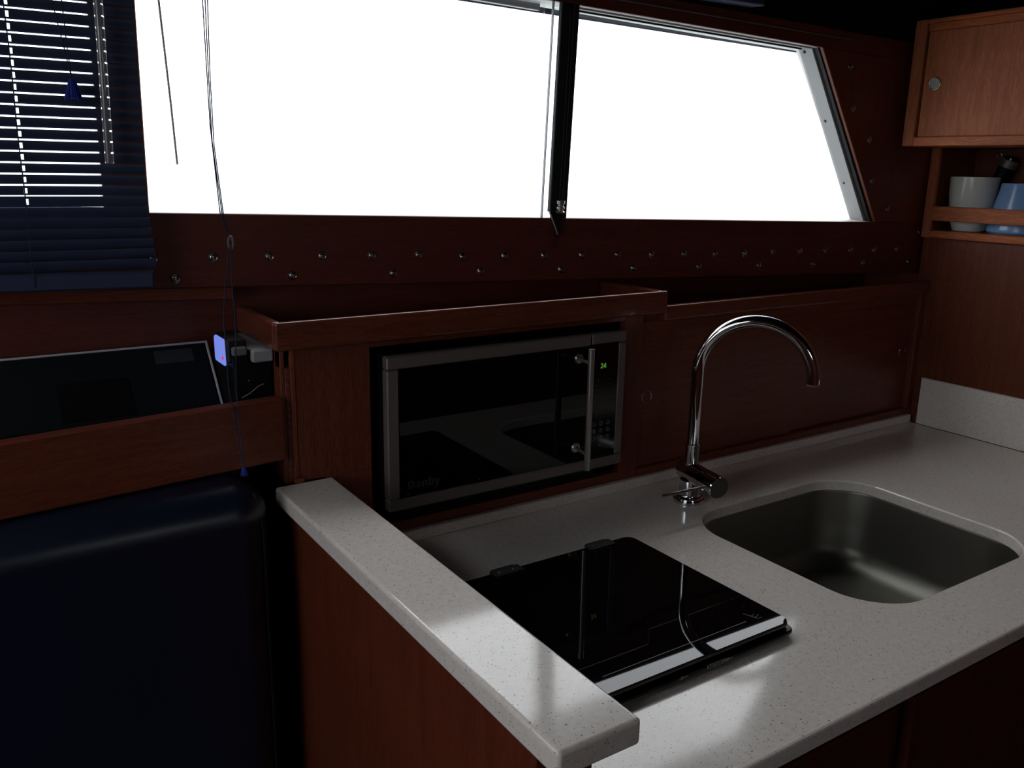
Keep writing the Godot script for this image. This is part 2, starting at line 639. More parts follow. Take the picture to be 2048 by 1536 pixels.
	part("end_panel", st, M.headliner, c)
	var hatch := struct("window_5", "clear deck hatch let into the headliner over the settee", "window")
	st = new_st()
	var h0 := WT * Vector3(HA0, line_c(HA0), 0.0)
	var h1 := WT * Vector3(HA1, line_c(HA1), 0.0)
	cbox(st, Vector3(h0.x - 0.02, h0.y + 0.215, h0.z + 0.38), Vector3(h1.x + 0.02, h0.y + 0.221, h0.z + 0.98), 0.0)
	part("pane", st, M.pane, hatch)
	var bead := struct("trim_1", "thin grey bead between the headliner and the wood over the window", "trim")
	st = new_st()
	tube(st, [WT * Vector3(-1.7, line_c(-1.7) - 0.001, 0.002), WT * Vector3(0.0, line_c(0.0) - 0.001, 0.002), WT * Vector3(1.25, line_c(1.25) - 0.001, 0.002)], 0.0016, 8)
	part("bead", st, M.alu_grey, bead)

	# ---- rest of the cabin
	var fl := struct("floor", "dark navy carpeted cabin sole", "floor")
	st = new_st()
	cbox(st, Vector3(-1.45, -0.05, -0.45), Vector3(2.09, 0.0, 2.55), 0.0)
	part("carpet", st, M.carpet, fl)
	var sb := struct("wall_starboard", "dark wood cabin side opposite the galley", "wall")
	st = new_st()
	for q in [[-1.45, 2.09, 0.0, 1.45], [-1.45, 2.09, 1.70, 2.0], [-1.45, 0.30, 1.45, 1.70], [0.80, 2.09, 1.45, 1.70]]:
		st = new_st()
		cbox(st, Vector3(q[0], q[2], 2.45), Vector3(q[1], q[3], 2.53), 0.0)
		part("panel", st, M.wall_h, sb)
	var sw := struct("window_3", "small window in the cabin side opposite the galley", "window")
	st = new_st()
	cbox(st, Vector3(0.30, 1.45, 2.487), Vector3(0.80, 1.70, 2.493), 0.0)
	part("pane", st, M.pane, sw)
	var af := struct("wall_aft", "dark wood bulkhead with a doorway at the after end of the saloon", "wall")
	for r in [[0.0, 2.0, -0.42, DZ0], [0.0, 2.0, DZ1, 2.45], [0.0, DY0, DZ0, DZ1], [DY1, 2.0, DZ0, DZ1]]:
		st = new_st()
		cbox(st, Vector3(-1.45, r[0], r[2]), Vector3(-1.37, r[1], r[3]), 0.0)
		part("panel", st, M.wall_v, af)
	var dr := struct("door_1", "glazed door to the cockpit in the after bulkhead", "door")
	st = new_st()
	cbox(st, Vector3(-1.415, DY0, DZ0), Vector3(-1.408, DY1, DZ1), 0.0)
	part("pane", st, M.pane, dr)
	st = new_st()
	for r in [[DY0, DY1, DZ0, DZ0 + 0.04], [DY0, DY1, DZ1 - 0.04, DZ1], [DY0, DY0 + 0.04, DZ0 + 0.04, DZ1 - 0.04], [DY1 - 0.04, DY1, DZ0 + 0.04, DZ1 - 0.04]]:
		cbox(st, Vector3(-1.43, r[0], r[2]), Vector3(-1.39, r[1], r[3]), 0.002)
	part("door_frame", st, M.dark_trim, dr)

# ================================================================ port windows
func windows() -> void:
	var st := new_st()
	# window behind the lowered blind
	var w1 := struct("window_1", "port window behind the lowered navy blind, showing as white slits", "window")
	ext(st, strip(-0.66, -0.170, line_b, line_t), -0.055, -0.05, 0.0, WT)
	part("pane", st, M.pane, w1)
	st = new_st()
	var lo2 := func(a: float) -> float: return line_b(a) - 0.001
	var lo3 := func(a: float) -> float: return line_b(a) + 0.004
	ext(st, strip(-0.66, -0.170, lo2, lo3), -0.065, -0.03, 0.0, WT)
	part("sill_rail", st, M.alu, w1)
	var w4 := struct("window_4", "uncovered port window further aft over the settee", "window")
	st = new_st()
	ext(st, strip(-1.62, -0.76, line_b, line_t), -0.055, -0.05, 0.0, WT)
	part("pane", st, M.pane, w4)

	var w2 := struct("window_2", "bright overexposed sliding cabin window with a raked forward end", "window")
	st = new_st()   # sliding pane
	ext(st, strip(-0.1133, 0.5316, line_b, line_t), -0.040, -0.035, 0.0, WT)
	part("sliding_pane", st, M.pane, w2)
	st = new_st()   # fixed forward pane
	ext(st, PackedVector2Array([Vector2(0.56, line_b(0.56)), Vector2(1.400, line_b(1.400)), Vector2(1.160, line_t(1.160)), Vector2(0.56, line_t(0.56))]), -0.061, -0.056, 0.0, WT)
	part("fixed_pane", st, M.pane, w2)
	# raked end: deep white alloy jamb with a bead and three screws
	st = new_st()
	ext(st, PackedVector2Array([Vector2(1.4045, line_b(1.4045) - 0.001), Vector2(1.60, line_b(1.60) - 0.001), Vector2(1.60, line_t(1.60)), Vector2(1.22, line_t(1.22) + 0.02), Vector2(1.1625, line_t(1.1625) + 0.001)]), -0.0615, -0.0225, 0.001, WT)
	part("end_jamb", st, M.alu, w2)
	st = new_st()
	ext(st, PackedVector2Array([Vector2(1.4030, line_b(1.403)), Vector2(1.4100, line_b(1.41)), Vector2(1.1680, line_t(1.168)), Vector2(1.1610, line_t(1.161))]), -0.0335, -0.0220, 0.0006, WT)
	part("end_bead", st, M.alu, w2)
	st = new_st()
	ext(st, PackedVector2Array([Vector2(1.4110, line_b(1.411) - 0.001), Vector2(1.4172, line_b(1.417) - 0.001), Vector2(1.169, line_t(1.169) + 0.001), Vector2(1.1650, line_t(1.165) + 0.001)]), -0.0222, -0.0092, 0.001, WT)
	part("gasket", st, M.gasket, w2)
	var side := Vector3(-0.824, -0.566, 0.0)
	for b in [0.3690, 0.2363, 0.1065]:
		st = new_st()
		var a: float = 1.1625 + (0.376 - b) / 0.3525 * 0.242
		var ax := WT.basis * side
		lathe(st, [Vector2(0.0, 0.0014), Vector2(0.0022, 0.0012), Vector2(0.0034, 0.0)], aim(WT * Vector3(a, b, -0.046), ax), 14)
		part("screw", st, M.dark_trim, w2)
	# gasket line under the top of the fixed pane, rail over the sliding one
	var hi := func(a: float) -> float: return line_t(a) + 0.001
	var lo := func(a: float) -> float: return line_t(a) - 0.003
	st = new_st()
	ext(st, strip(0.5755, 1.160, lo, hi), -0.050, -0.046, 0.0005, WT)
	part("top_gasket", st, M.gasket, w2)
	st = new_st()
	ext(st, strip(0.5755, 1.1625, lo, hi), -0.0225, -0.0185, 0.0005, WT)
	part("top_bead", st, M.alu, w2)
	var lo4 := func(a: float) -> float: return line_t(a) - 0.010
	st = new_st()
	ext(st, strip(-0.1133, 0.5305, lo4, hi), -0.062, -0.050, 0.0006, WT)
	part("top_rail", st, M.alu_grey, w2)
	# edge of the sliding pane, then the dark meeting stile with its lift rod
	st = new_st()
	ext(st, strip(0.5303, 0.5318, line_b, line_t), -0.012, -0.006, 0.0003, WT)
	part("pane_edge", st, M.alu_grey, w2)
	var sb := func(_a: float) -> float: return 0.0555
	st = new_st()
	ext(st, strip(0.5386, 0.5572, sb, line_t), -0.004, 0.006, 0.0015, WT)
	part("stile", st, M.gasket, w2)
	st = new_st()
	ext(st, strip(0.5640, 0.5757, line_b, line_t), -0.005, 0.004, 0.0015, WT)
	part("stile", st, M.gasket, w2)
	st = new_st()
	ext(st, strip(0.5500, 0.5757, line_b, line_t), -0.011, -0.0045, 0.0, WT)
	part("stile_back", st, M.gasket, w2)
	st = new_st()
	tube(st, [WT * Vector3(0.5592, 0.075, 0.002), WT * Vector3(0.5592, 0.385, 0.002)], 0.0012, 8)
	part("lift_rod", st, M.alu_grey, w2)
	st = new_st()
	tube(st, [WT * Vector3(0.5622, 0.075, 0.001), WT * Vector3(0.5622, 0.392, 0.001)], 0.0009, 8)
	part("lift_rod", st, M.dark_trim, w2)
	# latch: ribbed barrel, bent lever and a small pull loop
	st = new_st()
	var bx := WT * Transform3D(Basis(), Vector3(0.5570, 0.054, 0.010))
	lathe(st, [Vector2(0.0, 0.0), Vector2(0.008, 0.0), Vector2(0.0085, 0.002), Vector2(0.0055, 0.004), Vector2(0.0055, 0.0065), Vector2(0.0078, 0.0075), Vector2(0.0078, 0.0105), Vector2(0.0052, 0.012), Vector2(0.0052, 0.0145), Vector2(0.0076, 0.0155), Vector2(0.0078, 0.021), Vector2(0.0, 0.0225)], bx, 20)
	part("latch_barrel", st, M.handle_steel, w2)
	st = new_st()
	ext(st, PackedVector2Array([Vector2(0.5362, 0.0575), Vector2(0.5672, 0.0555), Vector2(0.5645, 0.026), Vector2(0.5628, 0.0145), Vector2(0.5565, 0.0150)]), 0.003, 0.008, 0.0012, WT)
	part("latch_lever", st, M.dark_trim, w2)
	st = new_st()
	tube(st, [WT * Vector3(0.5366, 0.056, 0.0085), WT * Vector3(0.5565, 0.0155, 0.0085)], 0.0012, 8)
	part("lever_edge", st, M.alu, w2)
	st = new_st()
	var loop: Array = []
	for i in 17:
		var t := TAU * i / 16.0
		loop.append(WT * Vector3(0.5545 + 0.0058 * cos(t), 0.0045 + 0.0115 * sin(t), 0.003))
	tube(st, loop, 0.0009, 6, -1.0, false)
	part("pull_loop", st, M.dark_trim, w2)

# ================================================================ stone worktops
func ray_box(o: Vector2, d: Vector2, x0: float, y0: float, x1: float, y1: float) -> Vector2:
	var t := 1e9
	if d.x > 1e-9: t = minf(t, (x1 - o.x) / d.x)
	if d.x < -1e-9: t = minf(t, (x0 - o.x) / d.x)
	if d.y > 1e-9: t = minf(t, (y1 - o.y) / d.y)
	if d.y < -1e-9: t = minf(t, (y0 - o.y) / d.y)
	return o + d * t

func ray_rrect(o: Vector2, d: Vector2, x0: float, y0: float, x1: float, y1: float, r: float) -> Vector2:
	var a := 0.0
	var b := 2.0
	for i in 40:
		var m := (a + b) * 0.5
		var p := o + d * m
		var c := Vector2((x0 + x1) * 0.5, (y0 + y1) * 0.5)
		var q := (p - c).abs() - Vector2((x1 - x0) * 0.5 - r, (y1 - y0) * 0.5 - r)
		var sd := Vector2(maxf(q.x, 0), maxf(q.y, 0)).length() + minf(maxf(q.x, q.y), 0.0) - r
		if sd > 0.0: b = m
		else: a = m
	return o + d * a

const SX0 := 0.9985
const SX1 := 1.4205
const SZ0 := 0.1465
const SZ1 := 0.5300
const SR := 0.088

func galley_stone() -> void:
	var t := thing("countertop", "pale speckled quartz galley worktop with a cut-out for the sink", "countertop")
	var st := new_st()
	var o := Vector2((SX0 + SX1) * 0.5, (SZ0 + SZ1) * 0.5)
	var X0 := 0.4325
	var X1 := 1.8845
	var Z0 := -0.02
	var Z1 := 0.643
	var angs: Array = []
	for i in 280:
		angs.append(TAU * i / 280.0)
	for c in [Vector2(X0, Z0), Vector2(X1, Z0), Vector2(X1, Z1), Vector2(X0, Z1)]:
		angs.append(fposmod((c - o).angle(), TAU))
	angs.sort()
	var loops: Array = []
	for spec in [["h", 0.0, 0.8805], ["h", 0.0, 0.8975], ["h", 0.0008, 0.8992], ["h", 0.0025, 0.9], ["o", 0.003, 0.9], ["o", 0.0009, 0.8991], ["o", 0.0, 0.897], ["o", 0.0, 0.8805], ["h", 0.0, 0.8805]]:
		var ring := PackedVector3Array()
		for a in angs:
			var d := Vector2.from_angle(a)
			var p: Vector2
			if spec[0] == "h":
				p = ray_rrect(o, d, SX0 - spec[1], SZ0 - spec[1], SX1 + spec[1], SZ1 + spec[1], SR + spec[1])
			else:
				p = ray_box(o, d, X0, Z0, X1, Z1 )
				p.y = minf(p.y, Z1 - spec[1])
			ring.append(Vector3(p.x, spec[2], p.y))
		loops.append(ring)
	loft(st, [loops[0], loops[1]], true, false)
	loft(st, [loops[1], loops[2], loops[3]], true, false)
	for i in loops[3].size():
		var j: int = (i + 1) % loops[3].size()
		quad(st, loops[3][i], loops[3][j], loops[4][j], loops[4][i], Vector3.UP)
		quad(st, loops[4][i], loops[4][j], loops[5][j], loops[5][i], Vector3(0, 1, 0.3))
		var mid: Vector3 = loops[6][i] + loops[6][j] - 2.0 * Vector3(o.x, 0.897, o.y)
		quad(st, loops[5][i], loops[5][j], loops[6][j], loops[6][i], mid)
		quad(st, loops[6][i], loops[6][j], loops[7][j], loops[7][i], mid)
		quad(st, loops[7][i], loops[7][j], loops[8][j], loops[8][i], Vector3.DOWN)
	part("slab", st, M.stone, t)
	st = new_st()
	cbox(st, Vector3(0.4325, 0.9006, -0.0165), Vector3(1.8845, 0.9185, 0.0), 0.0012)
	part("upstand", st, M.stone, t)
	st = new_st()
	cbox(st, Vector3(1.8848, 0.9006, 0.0130), Vector3(1.8946, 1.0115, 0.643), 0.0012)
	part("splash_panel", st, M.stone, t)

	var pn := thing("galley_divider", "wood half wall topped by a narrow speckled stone cap beside the settee", "half wall")
	st = new_st()
	rbox(st, Vector3(0.3560, 1.0045, -0.0065), Vector3(0.4420, 1.0300, 0.6640), 0.0045, 3)
	part("stone_cap", st, M.stone, pn)
	st = new_st()
	cbox(st, Vector3(0.368, 0.0, -0.0065), Vector3(0.4320, 1.0045, 0.616), 0.002)
	part("panel", st, M.divider_wood, pn)

	var b := thing("base_cabinet", "dark wood base cabinet under the galley worktop", "cabinet")
	st = new_st()
	cbox(st, Vector3(0.4325, 0.0, 0.585), Vector3(1.8845, 0.8803, 0.600), 0.0015)
	cbox(st, Vector3(1.870, 0.0, -0.0), Vector3(1.8845, 0.8803, 0.585), 0.0)
	part("body", st, M.base_wood, b)
	for k in 3:
		st = new_st()
		var x0 := 0.47 + k * 0.475
		cbox(st, Vector3(x0, 0.12, 0.600), Vector3(x0 + 0.44, 0.84, 0.616), 0.003)
		var d := part("door", st, M.base_wood, b)
		st = new_st()
		torus(st, 0.013, 0.0025, aim(Vector3(x0 + 0.40, 0.74, 0.6165), Vector3(0, 0, 1)))
		part("finger_ring", st, M.steel, d)

# ================================================================ lockers behind the worktop
func finger_pull(parent: Node3D, at: Vector3, n: Vector3, r := 0.0115) -> void:
	var st := new_st()
	torus(st, r, 0.0013, aim(at, n), 28, 8)
	part("pull_ring", st, M.screw, parent)
	st = new_st()
	lathe(st, [Vector2(0.0, 0.0003), Vector2(r * 0.9, 0.0005), Vector2(r, 0.0001)], aim(at, n), 24)
	part("pull_cup", st, M.wood_h, parent)

func lockers() -> void:
	var F := -0.008
	var c := thing("microwave_cabinet", "red-brown wood cabinet housing the microwave, with a railed tray on top", "cabinet")
	var st := new_st()   # face frame round the opening
	cbox(st, Vector3(0.3930, 1.0302, F - 0.016), Vector3(0.5050, 1.2250, F), 0.001)
	cbox(st, Vector3(0.4325, 0.9190, F - 0.016), Vector3(0.5050, 1.0302, F), 0.001)
	part("face_stile", st, M.wood_v, c)
	st = new_st()
	cbox(st, Vector3(0.9885, 0.9190, F - 0.016), Vector3(1.0300, 1.2250, F), 0.001)
	part("face_stile", st, M.wood_v, c)
	st = new_st()
	cbox(st, Vector3(0.5050, 1.2140, F - 0.016), Vector3(0.9885, 1.2250, F), 0.001)
	part("face_rail", st, M.wood_h, c)
	st = new_st()
	cbox(st, Vector3(0.5050, 0.9190, F - 0.016), Vector3(0.9885, 0.9360, F), 0.001)
	part("face_rail", st, M.wood_h, c)
	st = new_st()
	cbox(st, Vector3(0.3725, 1.0300, -0.172), Vector3(0.3790, 1.2250, F - 0.002), 0.001)
	part("side_panel", st, M.wood_v, c)
	st = new_st()   # corner: lighter post, slot, nicked edge strip
	cbox(st, Vector3(0.3862, 1.0302, F - 0.014), Vector3(0.3930, 1.2250, F + 0.001), 0.001)
	part("corner_post", st, M.post_wood, c)
	st = new_st()
	cbox(st, Vector3(0.3790, 1.0302, F - 0.016), Vector3(0.3862, 1.1975, F - 0.0015), 0.0008)
	cbox(st, Vector3(0.3725, 1.1975, F - 0.020), Vector3(0.3790, 1.2250, F - 0.001), 0.0008)
	part("edge_strip", st, M.wood_v, c)
	st = new_st()
	cbox(st, Vector3(0.3785, 1.1975, F - 0.030), Vector3(0.3865, 1.2310, F - 0.016), 0.0)
	part("slot_back", st, M.black, c)
	for k in 14:
		st = new_st()
		var y := 1.185 - 0.0112 * k
		tube(st, [Vector3(0.3800, y + 0.0015, F - 0.0012), Vector3(0.3850, y - 0.0015, F - 0.0012)], 0.0006, 6)
		part("hinge_knuckle", st, M.steel, c)
	st = new_st()
	cbox(st, Vector3(0.3845, 1.0302, F - 0.006), Vector3(0.3985, 1.0375, F + 0.006), 0.001)
	part("corner_block", st, M.post_wood, c)
	st = new_st()   # dark inside of the opening
	cbox(st, Vector3(0.500, 0.930, -0.1725), Vector3(0.993, 1.220, -0.168), 0.0)
	cbox(st, Vector3(0.4950, 0.930, -0.168), Vector3(0.5030, 1.220, F - 0.016), 0.0)
	cbox(st, Vector3(0.9905, 0.930, -0.168), Vector3(0.9985, 1.220, F - 0.016), 0.0)
	cbox(st, Vector3(0.500, 1.2180, -0.168), Vector3(0.993, 1.2240, F - 0.016), 0.0)
	cbox(st, Vector3(0.500, 0.9210, -0.168), Vector3(0.993, 0.9300, F - 0.016), 0.0)
	part("opening_lining", st, M.black, c)
	st = new_st()
	cbox(st, Vector3(0.3790, 1.2250, -0.172), Vector3(1.0590, 1.2340, F), 0.0)
	part("tray_board", st, M.wood_h, c)
	st = new_st()
	rbox(st, Vector3(0.3635, 1.2235, F + 0.002), Vector3(1.0730, 1.2632, F + 0.014), 0.0045, 5)
	part("tray_rail", st, M.lip_h, c)
	for x in [0.3635, 1.0600]:
		st = new_st()
		rbox(st, Vector3(x, 1.2235, -0.172), Vector3(x + 0.013, 1.2625, F + 0.0015), 0.004, 4)
		part("tray_rail", st, M.lip_z, c)

	var l := thing("sliding_door_locker", "low red-brown locker behind the tap with sliding doors and round pulls", "cabinet")
	st = new_st()
	cbox(st, Vector3(1.0302, 0.9190, -0.030), Vector3(1.8940, 0.9340, F + 0.001), 0.0012)
	part("door_track", st, M.wood_h, l)
	st = new_st()
	rbox(st, Vector3(1.0735, 1.2080, -0.018), Vector3(1.8940, 1.2352, F + 0.008), 0.0045, 5)
	cbox(st, Vector3(1.0302, 1.1830, -0.030), Vector3(1.8940, 1.2200, -0.0185), 0.0)
	part("shelf_lip", st, M.lip_h, l)
	st = new_st()
	cbox(st, Vector3(1.0735, 1.1830, -0.1725), Vector3(1.8930, 1.1950, -0.030), 0.0)
	part("shelf_board", st, M.wood_h, l)
	st = new_st()
	cbox(st, Vector3(1.8740, 0.9340, -0.030), Vector3(1.8940, 1.2080, F), 0.0012)
	part("end_stile", st, M.wood_v, l)
	st = new_st()
	cbox(st, Vector3(1.0310, 0.9342, -0.020), Vector3(1.4650, 1.2078, F - 0.006), 0.0012)
	var d1 := part("sliding_door", st, M.wood_h, l)
	finger_pull(d1, Vector3(1.0520, 1.0680, F - 0.006), Vector3(0, 0, 1))
	st = new_st()
	cbox(st, Vector3(1.4450, 0.9342, -0.0295), Vector3(1.8735, 1.1828, -0.0205), 0.0012)
	var d2 := part("sliding_door", st, M.wood_h, l)
	finger_pull(d2, Vector3(1.8480, 1.0720, -0.0205), Vector3(0, 0, 1))

# ================================================================ microwave
func microwave() -> void:
	var m := thing("microwave", "black and stainless steel microwave set into the wood cabinet", "microwave")
	var x0 := 0.5160
	var x1 := 0.9640
	var y0 := 0.9675
	var y1 := 1.2042
	var xs := 0.8880
	var st := new_st()
	cbox(st, Vector3(x0 + 0.003, 0.9560, -0.165), Vector3(x1 - 0.003, 1.2030, 0.008), 0.004)
	cbox(st, Vector3(x0 + 0.03, 0.9360, -0.15), Vector3(x1 - 0.03, 0.9560, -0.01), 0.002)
	part("body", st, M.black, m)
	# door: glass in a steel surround
	st = new_st()
	cbox(st, Vector3(x0 + 0.004, y0 + 0.004, 0.0085), Vector3(xs - 0.0008, y1 - 0.004, 0.0215), 0.001)
	var door := part("door", st, M.black, m)
	st = new_st()
	cbox(st, Vector3(x0 + 0.0190, y0 + 0.0185, 0.0215), Vector3(xs - 0.0006, y1 - 0.0190, 0.0238), 0.0004)
	part("door_glass", st, M.black_glass, door)
	st = new_st()
	cbox(st, Vector3(x0, y1 - 0.0192, 0.0086), Vector3(xs - 0.0006, y1, 0.0250), 0.0022)
	part("frame_bar", st, M.steel, door)
	st = new_st()
	cbox(st, Vector3(x0, y0, 0.0086), Vector3(xs - 0.0006, y0 + 0.0187, 0.0250), 0.0022)
	part("frame_bar", st, M.steel, door)
	st = new_st()
	cbox(st, Vector3(x0, y0 + 0.0190, 0.0086), Vector3(x0 + 0.0188, y1 - 0.0195, 0.0250), 0.0018)
	part("frame_bar", st, M.steel, door)
	text_part("lettering", "Danby", 0.0130, M.print_faint, door, Transform3D(Basis(), Vector3(0.5745, 1.0050, 0.0241)), true)
	# control panel
	st = new_st()
	cbox(st, Vector3(xs + 0.0006, y0 + 0.004, 0.0085), Vector3(x1 - 0.0140, y1 - 0.004, 0.0236), 0.0008)
	var cp := part("control_panel", st, M.black_gloss, m)
	for r in [[xs + 0.0006, y1 - 0.0180, x1, y1], [xs + 0.0006, y0, x1, y0 + 0.0187], [x1 - 0.0170, y0 + 0.0190, x1, y1 - 0.0183]]:
		st = new_st()
		cbox(st, Vector3(r[0], r[1], 0.0086), Vector3(r[2], r[3], 0.0250), 0.0022)
		part("frame_bar", st, M.steel, cp)
	text_part("display_digits", "24", 0.0085, M.digit, cp, Transform3D(Basis().rotated(Vector3(0, 0, 1), 0.0), Vector3(0.9155, 1.1485, 0.0240)), true)
	var keys := "1234567890"
	for k in 10:
		var col := k % 3 if k < 9 else 1
		var row := k / 3
		var at := Vector3(0.9005 + 0.0153 * col, 1.0473 - 0.0126 * row, 0.0237)
		st = new_st()
		torus(st, 0.0036, 0.0005, aim(at, Vector3(0, 0, 1)), 20, 6)
		part("key", st, M.print, cp)
		text_part("key_digit", keys[k], 0.0042, M.print, cp, Transform3D(Basis(), at + Vector3(0, 0, 0.0003)))
	for k in 3:
		for col in 2:
			st = new_st()
			var at := Vector3(0.9050 + 0.0225 * col, 1.0890 - 0.0130 * k, 0.0237)
			if (k + col) % 2 == 0:
				torus(st, 0.0026, 0.0005, aim(at, Vector3(0, 0, 1)), 16, 6)
			else:
				cbox(st, at + Vector3(-0.003, -0.0014, -0.0002), at + Vector3(0.003, 0.0014, 0.0003), 0.0002)
			part("key", st, M.print_dim, cp)
	for k in 4:
		for col in 2:
			st = new_st()
			var at := Vector3(0.9060 + 0.0235 * col, 1.1240 - 0.0082 * k, 0.0237)
			cbox(st, at + Vector3(-0.0065, -0.0006, -0.0002), at + Vector3(0.0065, 0.0006, 0.0003), 0.0001)
			part("key_bar", st, M.print_dim, cp)
	st = new_st()
	cbox(st, Vector3(0.8985, 0.9905, 0.0234), Vector3(0.9400, 1.0000, 0.0240), 0.0003)
	part("key_bar", st, M.black, cp)
	# handle: tube on two posts with round collars
	st = new_st()
	var hz := 0.066
	var hx := 0.8625
	tube(st, [Vector3(0.8530 + 0.002, 0.9870, hz), Vector3(0.8530 + 0.002, 1.1905, hz)], 0.0052, 20)
	var hd := part("handle", st, M.handle_steel, m)
	for y in [1.0125, 1.1665]:
		st = new_st()
		tube(st, [Vector3(hx, y, 0.0238), Vector3(0.8550, y, hz - 0.003)], 0.0028, 12)
		part("post", st, M.steel, hd)
		st = new_st()
		lathe(st, [Vector2(0.0032, 0.0035), Vector2(0.0075, 0.0030), Vector2(0.0085, 0.0018), Vector2(0.0088, 0.0)], aim(Vector3(hx, y, 0.0238), Vector3(0, 0, 1)), 28)
		part("collar", st, M.handle_steel, hd)

# ================================================================ sink
func sink() -> void:
	var t := thing("sink", "undermounted brushed steel sink bowl with rounded corners", "sink")
	var st := new_st()
	var rings: Array = []
	var specs: Array = [[0.016, 0.8800], [0.0035, 0.8800], [0.0022, 0.8790], [0.0012, 0.8760], [-0.003, 0.83], [-0.006, 0.80], [-0.010, 0.780]]
	for i in range(1, 9):
		var a := PI / 2 * i / 8.0
		specs.append([-0.010 - 0.042 * (1.0 - cos(a)), 0.780 - 0.042 * sin(a)])
	for s in specs:
		var e: float = s[0]
		var ring := PackedVector3Array()
		for p in rrect(SX0 - e, SZ0 - e, SX1 + e, SZ1 + e, maxf(0.03, SR + e), 12):
			ring.append(Vector3(p.x, s[1], p.y))
		rings.append(ring)
	var c := Vector3(1.120, 0.7355, 0.395)
	var drain := PackedVector3Array()
	var mid := PackedVector3Array()
	for p in rings[rings.size() - 1]:
		var d: Vector3 = p - c
		d.y = 0
		drain.append(c + d.normalized() * 0.045)
		mid.append((p + c + d.normalized() * 0.045) * 0.5)
	rings.append(mid)
	rings.append(drain)
	loft(st, rings, true, false)
	part("bowl", st, M.sink_steel, t)
	st = new_st()
	lathe(st, [Vector2(0.0, 0.721), Vector2(0.030, 0.723), Vector2(0.036, 0.7335), Vector2(0.044, 0.7365), Vector2(0.046, 0.7355)], Transform3D(Basis(), Vector3(c.x, 0.0, c.z)), 32)
	part("drain", st, M.chrome, t)

# ================================================================ tap
func faucet() -> void:
	var t := thing("faucet", "chrome gooseneck kitchen tap standing behind the sink", "faucet")
	var b := Vector3(1.0665, 0.9, 0.0945)
	var st := new_st()
	lathe(st, [Vector2(0.0, 0.0), Vector2(0.0275, 0.0), Vector2(0.0280, 0.0035), Vector2(0.0272, 0.0058), Vector2(0.0245, 0.0065), Vector2(0.0250, 0.0090), Vector2(0.0235, 0.0115), Vector2(0.0205, 0.0125), Vector2(0.0190, 0.0150), Vector2(0.0180, 0.0400), Vector2(0.0, 0.0415)], Transform3D(Basis(), b), 40)
	part("pedestal", st, M.chrome, t)
	# horizontal mixer barrel with its end cap towards the cook
	var h0 := b + Vector3(0.0045, 0.0550, -0.022)
	var h1 := Vector3(1.0510, 0.9535, 0.1775)
	var dirv := (h1 - h0).normalized()
	var L := (h1 - h0).length()
	st = new_st()
	lathe(st, [Vector2(0.0, 0.0), Vector2(0.0160, 0.0), Vector2(0.0180, 0.002), Vector2(0.0182, L * 0.55), Vector2(0.0182, L * 0.62)], aim(h0, dirv), 40)
	part("mixer_barrel", st, M.chrome, t)
	st = new_st()
	lathe(st, [Vector2(0.0170, L * 0.62), Vector2(0.0170, L * 0.635), Vector2(0.0188, L * 0.637), Vector2(0.0190, L - 0.0015), Vector2(0.0178, L), Vector2(0.0, L)], aim(h0, dirv), 40)
	var cap := part("mixer_cap", st, M.chrome, t)
	st = new_st()
	var l0 := Vector3(1.0400, 0.9535, 0.1600)
	var l1 := Vector3(0.9430, 0.9530, 0.1545)
	tube(st, [l0, l0.lerp(l1, 0.5), l1.lerp(l0, 0.02), l1], 0.0027, 12)
	part("lever", st, M.chrome, cap)
	st = new_st()
	lathe(st, [Vector2(0.0100, 0.0665), Vector2(0.0122, 0.0672), Vector2(0.0126, 0.072), Vector2(0.0120, 0.076), Vector2(0.0120, 0.100), Vector2(0.0128, 0.102), Vector2(0.0128, 0.1065), Vector2(0.0100, 0.1078)], Transform3D(Basis(), b), 36)
	part("collar", st, M.chrome, t)
	var pts: Array = []
	pts.append(b + Vector3(0, 0.105, 0))
	for i in range(1, 8):
		pts.append(b + Vector3(0, lerpf(0.105, 0.236, i / 8.0), 0))
	var ph := deg_to_rad(54.0)
	var R := 0.094
	for i in 41:
		var a := 3.17 * i / 40.0
		pts.append(b + Vector3(R * (1.0 - cos(a)) * cos(ph), 0.236 + R * sin(a), R * (1.0 - cos(a)) * sin(ph)))
	st = new_st()
	tube(st, pts, 0.0104, 24)
	var sp := part("spout", st, M.chrome, t)
	st = new_st()
	var e: Vector3 = pts[pts.size() - 1]
	lathe(st, [Vector2(0.0, -0.0012), Vector2(0.0072, -0.0012), Vector2(0.0078, -0.0034), Vector2(0.0097, -0.0034), Vector2(0.0101, 0.0)], Transform3D(Basis(), e), 24)
	part("aerator", st, M.steel, sp)

# ================================================================ cooktop
func flat_xz() -> Transform3D:   # polygon (x, z) laid flat, pulled upwards
	return Transform3D(Basis(Vector3(1, 0, 0), Vector3(0, 0, 1), Vector3(0, 1, 0)), Vector3.ZERO)

